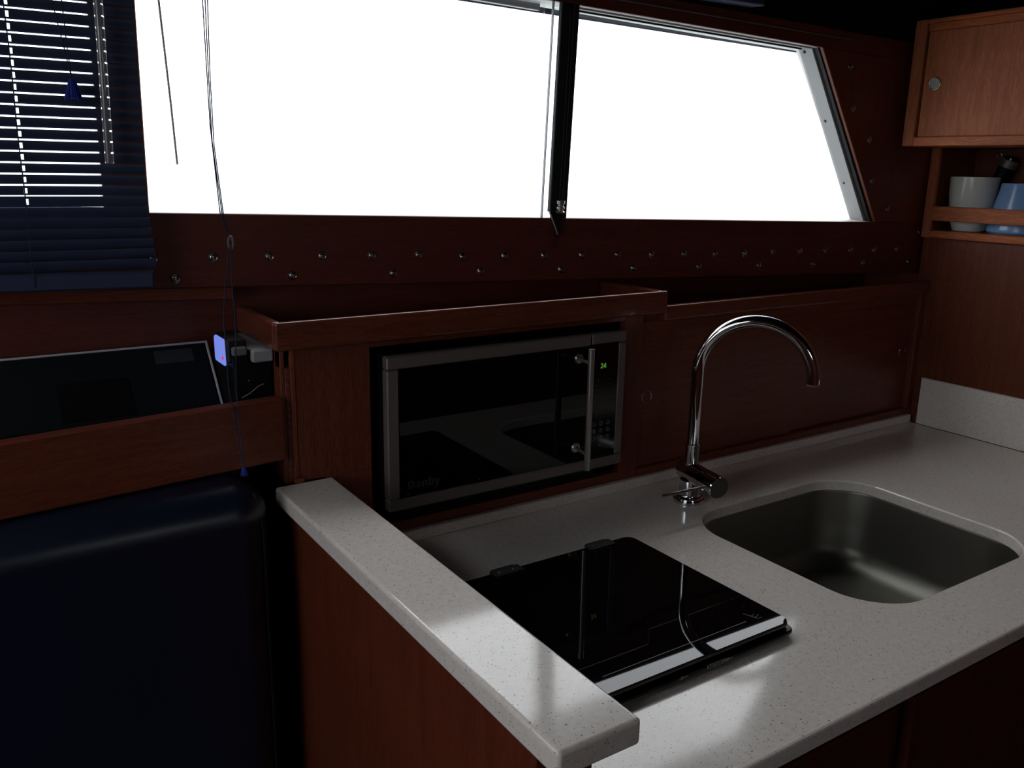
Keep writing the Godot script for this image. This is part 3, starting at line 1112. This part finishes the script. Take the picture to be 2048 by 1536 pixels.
func cooktop() -> void:
	var t := thing("cooktop", "black glass cooktop with a hinged lid on the worktop", "cooktop")
	var st := new_st()
	ext(st, rrect(0.5200, 0.205, 0.8400, 0.485, 0.02, 6), 0.9004, 0.9045, 0.0, flat_xz())
	part("base", st, M.black, t)
	st = new_st()
	ext(st, rrect(0.5000, 0.182, 0.8530, 0.5030, 0.014, 8), 0.9045, 0.9105, 0.0015, flat_xz())
	var fr := part("lower_plate", st, M.black_gloss, t)
	st = new_st()
	ext(st, rrect(0.5050, 0.1850, 0.8500, 0.4965, 0.015, 10), 0.9145, 0.9170, 0.0008, flat_xz())
	var lid := part("glass_lid", st, M.black_glass, t)
	var hinge_line := Transform3D(Basis(), Vector3(0, 0.9145, 0.185))
	lid.transform = hinge_line * Transform3D(Basis(Vector3(1, 0, 0), deg_to_rad(-0.42)), Vector3.ZERO) * hinge_line.affine_inverse()
	st = new_st()
	ext(st, rrect(0.5043, 0.1843, 0.8508, 0.4972, 0.0155, 10), 0.9118, 0.9145, 0.0004, flat_xz())
	part("glass_edge", st, M.glass_edge, lid)
	st = new_st()
	cbox(st, Vector3(0.53, 0.9105, 0.20), Vector3(0.83, 0.9115, 0.48), 0.0)
	part("spacer", st, M.black, t)
	for x in [0.5935, 0.7618]:
		st = new_st()
		ext(st, rrect(x, 0.1800, x + 0.0490, 0.2000, 0.004, 4), 0.9170, 0.9192, 0.0006, flat_xz())
		var h := part("hinge", st, M.dark_trim, t)
		st = new_st()
		cbox(st, Vector3(x + 0.006, 0.9110, 0.1765), Vector3(x + 0.0430, 0.9188, 0.1815), 0.001)
		part("hinge_leaf", st, M.dark_trim, h)
		for k in [0.0125, 0.0360]:
			st = new_st()
			lathe(st, [Vector2(0.0, 0.0016), Vector2(0.0018, 0.0014), Vector2(0.0030, 0.0)], Transform3D(Basis(), Vector3(x + k, 0.9192, 0.1905)), 14)
			part("screw", st, M.screw, h)
	st = new_st()
	cbox(st, Vector3(0.5657, 0.91703, 0.4668), Vector3(0.7980, 0.91720, 0.4680), 0.0)
	part("printed_line", st, M.print, lid)
	st = new_st()   # small emblem: a long stroke with a zigzag beside it
	var E := Vector3(0.8100, 0.91715, 0.4560)
	for s in [[Vector2(0, -0.004), Vector2(0.007, 0.014)], [Vector2(0.0035, 0.006), Vector2(0.011, 0.0035)], [Vector2(0.006, 0.0105), Vector2(0.0155, 0.0075)], [Vector2(0.0075, 0.0140), Vector2(0.014, 0.0145)]]:
		tube(st, [E + Vector3(s[0].x, 0, s[0].y), E + Vector3(s[1].x, 0, s[1].y)], 0.00055, 6)
	part("emblem", st, M.print, lid)
	text_part("lettering", "KENYON", 0.0056, M.pale, fr, Transform3D(Basis(), Vector3(0.7090, 0.9075, 0.5032)), true)
	for x in [0.6560, 0.7300]:
		st = new_st()
		ext(st, PackedVector2Array([Vector2(x - 0.007, 0.9072), Vector2(x - 0.001, 0.9098), Vector2(x - 0.001, 0.9079), Vector2(x + 0.007, 0.9079), Vector2(x + 0.007, 0.9065), Vector2(x - 0.001, 0.9065), Vector2(x - 0.001, 0.9048)]), 0.5029, 0.5033)
		part("arrow_mark", st, M.pale, fr)

# ================================================================ forward cupboard, cup shelf and what stands on it
func upper_cabinet() -> void:
	var c := thing("wall_cupboard", "reddish wood cupboard with a sliding door and ring pull, high on the bulkhead", "cabinet")
	var X := 1.74
	var zl := -0.0160
	var ze := 0.62
	var st := new_st()
	cbox(st, Vector3(X + 0.022, 1.5281, zl + 0.001), Vector3(1.8945, 1.7763, zl + 0.014), 0.0)
	cbox(st, Vector3(X + 0.022, 1.5283, zl + 0.014), Vector3(1.8945, 1.5410, ze), 0.0)
	cbox(st, Vector3(X + 0.022, 1.7650, zl + 0.014), Vector3(1.8945, 1.7763, ze), 0.0)
	cbox(st, Vector3(1.885, 1.5410, zl + 0.014), Vector3(1.8945, 1.7650, ze), 0.0)
	part("body", st, M.cab_v, c)
	st = new_st()
	cbox(st, Vector3(X, 1.5281, zl), Vector3(X + 0.0222, 1.7768, zl + 0.0250), 0.0015)
	part("face_stile", st, M.cab_v, c)
	st = new_st()
	cbox(st, Vector3(X, 1.5281, zl + 0.0250), Vector3(X + 0.0222, 1.5464, ze), 0.0015)
	part("face_rail", st, M.cab_z, c)
	st = new_st()
	cbox(st, Vector3(X, 1.7686, zl + 0.0250), Vector3(X + 0.0222, 1.7768, ze), 0.0015)
	part("face_rail", st, M.cab_z, c)
	st = new_st()
	cbox(st, Vector3(X + 0.0085, 1.7536, zl + 0.0250), Vector3(X + 0.0222, 1.7686, ze), 0.0008)
	part("door_track", st, M.cab_z, c)
	st = new_st()
	cbox(st, Vector3(X + 0.0070, 1.5467, zl + 0.0285), Vector3(X + 0.0190, 1.7532, 0.38), 0.0010)
	var d := part("sliding_door", st, M.cab_v, c)
	var pw := Vector3(X + 0.0070, 1.6512, 0.0375)
	st = new_st()
	torus(st, 0.0120, 0.0018, aim(pw, Vector3(-1, 0, 0)), 32, 10)
	part("pull_ring", st, M.brass, d)
	st = new_st()
	lathe(st, [Vector2(0.0, 0.0002), Vector2(0.0095, 0.0003), Vector2(0.0112, 0.0014)], aim(pw, Vector3(-1, 0, 0)), 28)
	part("pull_cup", st, M.pale, d)
	st = new_st()
	cbox(st, Vector3(X + 0.0130, 1.5467, 0.375), Vector3(X + 0.0222, 1.7532, ze), 0.0010)
	part("sliding_door", st, M.cab_v, c)

	var s := thing("cup_shelf", "open wood rack with a retaining rail, set in the bulkhead and holding cups", "shelf")
	var x0 := 1.8820
	st = new_st()
	cbox(st, Vector3(x0, 1.3325, -0.0335), Vector3(1.8948, 1.5293, -0.0140), 0.0015)
	part("upright", st, M.cab_v, s)
	st = new_st()
	cbox(st, Vector3(x0, 1.3325, 0.4505), Vector3(1.8948, 1.5293, 0.4700), 0.0015)
	part("upright", st, M.cab_v, s)
	st = new_st()
	cbox(st, Vector3(x0, 1.3325, -0.0138), Vector3(1.8948, 1.3490, 0.45), 0.0015)
	part("shelf_edge", st, M.cab_z, s)
	st = new_st()
	cbox(st, Vector3(x0, 1.3705, -0.0138), Vector3(1.8948, 1.4025, 0.45), 0.0015)
	part("retaining_rail", st, M.cab_z, s)

	# two cups and a dark tool behind the rail
	var w := thing("cup", "pale grey-white tapered cup behind the rack rail, left of the blue one", "cup")
	w.position = Vector3(1.9470, 1.3492, 0.0385)
	st = new_st()
	lathe(st, [Vector2(0.0, 0.002), Vector2(0.026, 0.0015), Vector2(0.031, 0.0), Vector2(0.0345, 0.003), Vector2(0.0395, 0.020), Vector2(0.0455, 0.050), Vector2(0.0490, 0.085), Vector2(0.0503, 0.1165), Vector2(0.0493, 0.1182), Vector2(0.0475, 0.1165), Vector2(0.0460, 0.085), Vector2(0.0420, 0.05), Vector2(0.033, 0.010), Vector2(0.0, 0.007)], Transform3D(), 48)
	part("body", st, M.cup_white, w)
	var bl := thing("cup", "light blue cup with a wide foot, right of the white cup in the rack", "cup")
	bl.position = Vector3(1.9640, 1.3492, 0.1430)
	st = new_st()
	lathe(st, [Vector2(0.0, 0.003), Vector2(0.050, 0.002), Vector2(0.0610, 0.0), Vector2(0.0655, 0.004), Vector2(0.0660, 0.012), Vector2(0.0630, 0.030), Vector2(0.0570, 0.060), Vector2(0.0510, 0.085), Vector2(0.0475, 0.1050), Vector2(0.0465, 0.1065), Vector2(0.0448, 0.1050), Vector2(0.048, 0.085), Vector2(0.054, 0.06), Vector2(0.062, 0.010), Vector2(0.0, 0.008)], Transform3D(), 48)
	part("body", st, M.cup_blue, bl)
	var k := thing("hand_torch", "black tapered tool with a bright metal collar leaning behind the white cup", "tool")
	var p0 := Vector3(2.0100, 1.3640, 0.0220)
	var p1 := Vector3(2.0190, 1.5130, 0.0760)
	var dv := (p1 - p0).normalized()
	var LL := (p1 - p0).length()
	st = new_st()
	lathe(st, [Vector2(0.0, 0.0), Vector2(0.012, 0.0), Vector2(0.014, 0.003), Vector2(0.0165, LL * 0.6), Vector2(0.0185, LL * 0.84)], aim(p0, dv), 24)
	part("body", st, M.black, k)
	st = new_st()
	lathe(st, [Vector2(0.0188, LL * 0.84), Vector2(0.0190, LL * 0.85), Vector2(0.0180, LL * 0.94), Vector2(0.0160, LL * 0.95)], aim(p0, dv), 24)
	part("metal_collar", st, M.steel, k)
	st = new_st()
	lathe(st, [Vector2(0.0165, LL * 0.945), Vector2(0.0160, LL * 0.98), Vector2(0.010, LL), Vector2(0.0, LL)], aim(p0, dv), 24)
	part("cap", st, M.black_gloss, k)
	st = new_st()
	torus(st, 0.0060, 0.0011, aim(p1 + Vector3(-0.012, 0.002, -0.024), Vector3(1, 0.2, 0.1)), 20, 8)
	part("ring", st, M.chrome, k)

# ================================================================ settee, rail and things on the side shelf
func saloon_side() -> void:
	# shelf with a front board, running aft from the microwave cabinet
	var s := thing("side_shelf", "long wood shelf with a plain front board above the navy settee", "shelf")
	var st := new_st()
	var yaw := Transform3D(Basis(Vector3(0, 1, 0), 0.118), Vector3(0.3722, 0, 0.0))
	cbox(st, Vector3(-1.60, 1.0690, -0.020), Vector3(0.0, 1.1590, 0.0), 0.002, yaw)
	part("front_board", st, M.wood_h, s)
	st = new_st()
	ext(st, PackedVector2Array([Vector2(-1.2, -0.30), Vector2(0.3722, -0.19), Vector2(0.3722, -0.022), Vector2(-1.2, 0.160)]), 1.0900, 1.1050, 0.0, flat_xz())
	part("board", st, M.wood_h, s)

	# dark flat panel lying back against the cabin side
	var tv := thing("flat_panel_screen", "dark flat panel with a thin silver edge leaning back behind the shelf board", "screen")
	var d := Vector3(0, 0.0815, -0.070).normalized()
	var n := Vector3(0, 0.070, 0.0815).normalized()
	var tx := Transform3D(Basis(Vector3(1, 0, 0), d, n), Vector3(0.3135, 1.1290, -0.0770))
	var hgt := 0.1160
	st = new_st()
	cbox(st, Vector3(-0.85, 0.0, -0.024), Vector3(0.0, hgt, -0.001), 0.002, tx)
	part("housing", st, M.black, tv)
	st = new_st()
	cbox(st, Vector3(-0.845, 0.004, -0.001), Vector3(-0.005, hgt - 0.004, 0.0006), 0.0003, tx)
	part("face", st, M.panel_face, tv)
	st = new_st()
	cbox(st, Vector3(-0.85, hgt - 0.0030, -0.001), Vector3(0.0, hgt, 0.0014), 0.0006, tx)
	cbox(st, Vector3(-0.0032, 0.0, -0.001), Vector3(0.0, hgt - 0.0030, 0.0014), 0.0006, tx)
	part("silver_edge", st, M.silver, tv)
	st = new_st()
	cbox(st, Vector3(-0.076, hgt - 0.031, 0.0005), Vector3(-0.024, hgt - 0.010, 0.0010), 0.0, tx)
	part("sticker", st, M.print_faint, tv)
	st = new_st()
	cbox(st, Vector3(-0.205, 0.012, 0.0004), Vector3(-0.115, 0.070, 0.0016), 0.0006, tx)
	part("cover_plate", st, M.black, tv)
	for k in 9:
		st = new_st()
		var a: float = [-0.242, -0.212, -0.208, -0.204, -0.200, -0.162, -0.128, -0.093, -0.062][k]
		cbox(st, Vector3(a, hgt - 0.0002, -0.0085), Vector3(a + 0.003, hgt + 0.0006, -0.0050), 0.0, tx)
		part("printed_mark", st, M.print, tv)

	# box and gadgets at the end of the shelf
	var b := thing("black_box", "black box at the end of the side shelf under a pale slab", "box")
	st = new_st()
	cbox(st, Vector3(0.3165, 1.1052, -0.165), Vector3(0.3705, 1.2035, -0.034), 0.003)
	part("case", st, M.black, b)
	st = new_st()
	lathe(st, [Vector2(0.0, 0.001), Vector2(0.0012, 0.0008), Vector2(0.0014, 0.0)], aim(Vector3(0.337, 1.180, -0.034), Vector3(0, 0, 1)), 12)
	part("stud", st, M.screw, b)
	var g := thing("glowing_gadget", "small dark gadget with a blue-white lit face on top of the black box", "gadget")
	st = new_st()
	cbox(st, Vector3(0.3130, 1.2037, -0.110), Vector3(0.3400, 1.2375, -0.046), 0.003)
	part("case", st, M.dark_trim, g)
	st = new_st()
	ext(st, rrect(-0.0245, -0.0185, 0.0245, 0.0185, 0.006, 5), 0.0, 0.0035, 0.001, Transform3D(Basis(Vector3(0, 0, 1), Vector3(0, 1, 0), Vector3(-1, 0, 0)), Vector3(0.3130, 1.2180, -0.073)))
	part("lit_panel_light", st, M.glow, g)
	st = new_st()
	lathe(st, [Vector2(0.0, 0.0006), Vector2(0.0026, 0.0004), Vector2(0.003, 0.0)], aim(Vector3(0.3095, 1.2100, -0.056), Vector3(-1, 0, 0)), 12)
	part("red_led", st, M.red, g)
	st = new_st()
	cbox(st, Vector3(0.3180, 1.2150, -0.0455), Vector3(0.3370, 1.2265, -0.035), 0.0015)
	part("grey_plug", st, M.grey, g)
	st = new_st()
	cbox(st, Vector3(0.3180, 1.2037, -0.0455), Vector3(0.3370, 1.2150, -0.037), 0.0005)
	part("plug_socket", st, M.black, g)
	var al := AreaLight3D.new()
	al.name = "gadget_panel_light"
	al.area_size = Vector2(0.048, 0.035)
	al.light_color = Color(0.42, 0.50, 1.0)
	al.light_energy = 0.0001
	al.shadow_enabled = true
	al.transform = Transform3D(Basis(Vector3(0, 1, 0), PI / 2), Vector3(0.3070, 1.2180, -0.073))
	g.add_child(al)
	var wsl := thing("pale_slab", "pale grey slab wedged on the black box under the tray", "box")
	st = new_st()
	rbox(st, Vector3(0.3425, 1.2040, -0.168), Vector3(0.3715, 1.2215, -0.030), 0.003, 3)
	part("case", st, M.pale, wsl)
	var cb := thing("thin_cable", "thin pale cable lying at the foot of the black box", "cable")
	st = new_st()
	tube(st, [Vector3(0.322, 1.1605, -0.020), Vector3(0.335, 1.1640, -0.026), Vector3(0.349, 1.1720, -0.030), Vector3(0.356, 1.1735, -0.031)], 0.0007, 8)
	part("cable", st, M.pale, cb)

	# settee
	var q := thing("settee", "navy vinyl settee with a plump backrest beside the half wall", "sofa")
	st = new_st()
	rbox(st, Vector3(-1.25, 0.46, -0.040), Vector3(0.330, 1.0660, 0.075), 0.050, 6, Transform3D(), Vector3(0.002, 0.0, 0.014))
	part("backrest", st, M.vinyl, q)
	st = new_st()
	var weld: Array = []
	for i in 13:
		var t := i / 12.0
		weld.append(Vector3(0.3160, lerpf(0.47, 1.045, t), 0.0635) if i < 12 else Vector3(0.3100, 1.0500, 0.052))
	tube(st, weld, 0.0022, 8)
	part("piping", st, M.vinyl, q)
	st = new_st()
	rbox(st, Vector3(-1.25, 0.34, 0.06), Vector3(0.350, 0.46, 0.58), 0.035, 5, Transform3D(), Vector3(0, 0.012, 0))
	part("seat_cushion", st, M.vinyl, q)
	st = new_st()
	cbox(st, Vector3(-1.25, 0.0, -0.04), Vector3(0.352, 0.34, 0.54), 0.003)
	part("base", st, M.wood_h, q)

# ================================================================ blinds
func slat(st: SurfaceTool, a0: float, a1: float, b: float, off: float, tilt: float, width: float, w0: float, w1: float) -> void:
	# curved strip from width fraction w0 to w1
	var rings: Array = []
	for a in [a0, a1]:
		var ring := PackedVector3Array()
		for side in [0, 1]:
			for i in 6:
				var t: float = i / 5.0 if side == 0 else 1.0 - i / 5.0
				var u := lerpf(w0, w1, t) - 0.5
				var crown := 0.0011 * (1.0 - 4.0 * u * u) + (0.0004 if side == 0 else 0.0)
				var y := u * width
				ring.append(WT * Vector3(a, b + y * cos(tilt) - crown * sin(tilt), off + y * sin(tilt) + crown * cos(tilt)))
		rings.append(ring)
	loft(st, rings, true, false)
	for e in [0, 1]:
		var nn := WT.basis * Vector3(-1 if e == 0 else 1, 0, 0)
		for i in 5:
			quad(st, rings[e][i], rings[e][i + 1], rings[e][10 - i], rings[e][11 - i], nn)

func fringe(st: SurfaceTool, top: Vector3, h: float, r: float, seed_: int) -> void:
	var rng := RandomNumberGenerator.new()
	rng.seed = seed_
	lathe(st, [Vector2(0.0, 0.0), Vector2(r * 0.35, -h * 0.04), Vector2(r * 0.45, -h * 0.2), Vector2(r * 0.7, -h * 0.55), Vector2(r * 0.8, -h * 0.93), Vector2(0.0, -h * 0.95)], Transform3D(Basis(), top), 16)
	for i in 34:
		var a := TAU * i / 34.0 + rng.randf() * 0.2
		var k := rng.randf_range(0.8, 1.08)
		var dd := Vector3(cos(a), 0, sin(a))
		tube(st, [top + dd * r * 0.32 + Vector3(0, -h * 0.06, 0), top + dd * r * 0.55 + Vector3(0, -h * 0.35, 0), top + dd * r * k + Vector3(0, -h * rng.randf_range(0.92, 1.05), 0)], r * 0.09, 5)

func blinds() -> void:
	var o := thing("window_blind", "lowered navy slatted blind over the left window", "blind")
	var a0 := -0.70
	var a1 := -0.1205
	var pitch := 0.01385
	for i in range(-8, 24):
		var b := 0.3139 - pitch * i
		var st := new_st()
		var tilt := 0.26
		var wd := 0.0122 if i < 17 else 0.0142
		var hole := i < 18
		var ha := -0.2628
		if hole:
			slat(st, a0, ha - 0.0004, b, 0.03, tilt, wd, 0.0, 1.0)
			slat(st, ha + 0.0036, a1, b, 0.03, tilt, wd, 0.0, 1.0)
			slat(st, ha - 0.0004, ha + 0.0036, b, 0.03, tilt, wd, 0.0, 0.22)
			slat(st, ha - 0.0004, ha + 0.0036, b, 0.03, tilt, wd, 0.78, 1.0)
		else:
			slat(st, a0, a1 + 0.0012 * (i - 17), b, 0.03, tilt + 0.1, wd, 0.0, 1.0)
		part("slat", st, M.slat, o)
	var st := new_st()
	ext(st, PackedVector2Array([Vector2(a0, -0.030), Vector2(a1 + 0.003, -0.0390), Vector2(a1 + 0.003, -0.0150), Vector2(a0, -0.0100)]), 0.021, 0.038, 0.003, WT)
	part("bottom_rail", st, M.slat, o)
	st = new_st()
	ext(st, rect(a0, 0.428, a1, 0.448), 0.010, 0.045, 0.002, WT)
	part("head_rail", st, M.slat, o)
	for a in [-0.2628, -0.56]:
		for off in [0.0228, 0.0392]:
			st = new_st()
			var pts: Array = []
			for i in 12:
				pts.append(WT * Vector3(a + 0.0005 * sin(i * 1.7), lerpf(0.43, -0.03, i / 11.0), off))
			tube(st, pts, 0.0006, 6)
			part("ladder_cord", st, M.cord, o)
	st = new_st()
	tube(st, [WT * Vector3(-0.1616, 0.43, 0.047), WT * Vector3(-0.1621, 0.28, 0.047), WT * Vector3(-0.1634, 0.1284, 0.047)], 0.0054, 12)
	part("tilt_wand", st, M.acrylic, o)
	for k in 2:
		st = new_st()
		tube(st, [WT * Vector3(-0.2185 + 0.011 * k, 0.43, 0.044), WT * Vector3(-0.2127 + 0.0109 * k, 0.32, 0.045), WT * Vector3(-0.2035 + 0.003 * k, 0.262, 0.046), WT * Vector3(-0.1985, 0.229, 0.047)], 0.0007, 6)
		part("lift_cord", st, M.cord, o)
	st = new_st()
	fringe(st, WT * Vector3(-0.1985, 0.2300, 0.047), 0.0245, 0.0095, 4)
	part("tassel", st, M.tassel, o)

	# second blind, drawn right up: only its wand and cords hang into view
	var p := thing("window_blind", "raised blind whose thin wand and cords hang before the bright window", "blind")
	st = new_st()
	ext(st, rect(-0.110, 0.4275, 0.95, 0.4450), 0.010, 0.048, 0.002, WT)
	part("head_rail", st, M.slat, p)
	st = new_st()
	tube(st, [WT * Vector3(-0.0985, 0.43, 0.06), WT * Vector3(-0.0937, 0.3258, 0.06), WT * Vector3(-0.0870, 0.21, 0.06), WT * Vector3(-0.0832, 0.1290, 0.06)], 0.0014, 8)
	part("tilt_wand", st, M.silver, p)
	var tog := Vector3(0.3233, 1.3722, -0.036)
	var strands := [
		[Vector3(0.3090, 1.735, -0.060), Vector3(0.3100, 1.6628, -0.045), Vector3(0.3096, 1.5755, -0.045), Vector3(0.3091, 1.5153, -0.044), Vector3(0.3136, 1.4063, -0.04), tog],
		[Vector3(0.3130, 1.735, -0.060), Vector3(0.3130, 1.6631, -0.045), Vector3(0.3115, 1.5757, -0.045), Vector3(0.3104, 1.4970, -0.044), Vector3(0.3161, 1.4044, -0.04), tog],
		[Vector3(0.3160, 1.735, -0.060), Vector3(0.3160, 1.6634, -0.045), Vector3(0.3133, 1.5757, -0.045), Vector3(0.3125, 1.4909, -0.044), Vector3(0.3179, 1.4030, -0.04), tog]]
	for s in strands:
		st = new_st()
		tube(st, s, 0.0008, 6)
		part("lift_cord", st, M.cord, p)
	st = new_st()
	torus(st, 0.0032, 0.0013, Transform3D(Basis(Vector3(1, 0, 0), Vector3(0, 0, 1.0), Vector3(0, -2.2, 0)), tog + Vector3(0.0004, -0.0050, 0)), 20, 8)
	part("cord_stop", st, M.grey, p)
	var tail := Vector3(0.3050, 1.0790, 0.030)
	for s in [[tog + Vector3(-0.0005, -0.008, 0), Vector3(0.3110, 1.320, -0.026), Vector3(0.3027, 1.2697, -0.015), Vector3(0.2987, 1.1802, 0.005), Vector3(0.3030, 1.0900, 0.028), tail], [tog + Vector3(0.0008, -0.008, 0), Vector3(0.3195, 1.320, -0.026), Vector3(0.3176, 1.2685, -0.015), Vector3(0.3084, 1.1789, 0.005), Vector3(0.3045, 1.0900, 0.028), tail]]:
		st = new_st()
		tube(st, s, 0.0008, 6)
		part("lift_cord", st, M.cord, p)
	st = new_st()
	fringe(st, tail + Vector3(0, 0.001, 0), 0.0115, 0.0052, 9)
	part("tassel", st, M.tassel, p)
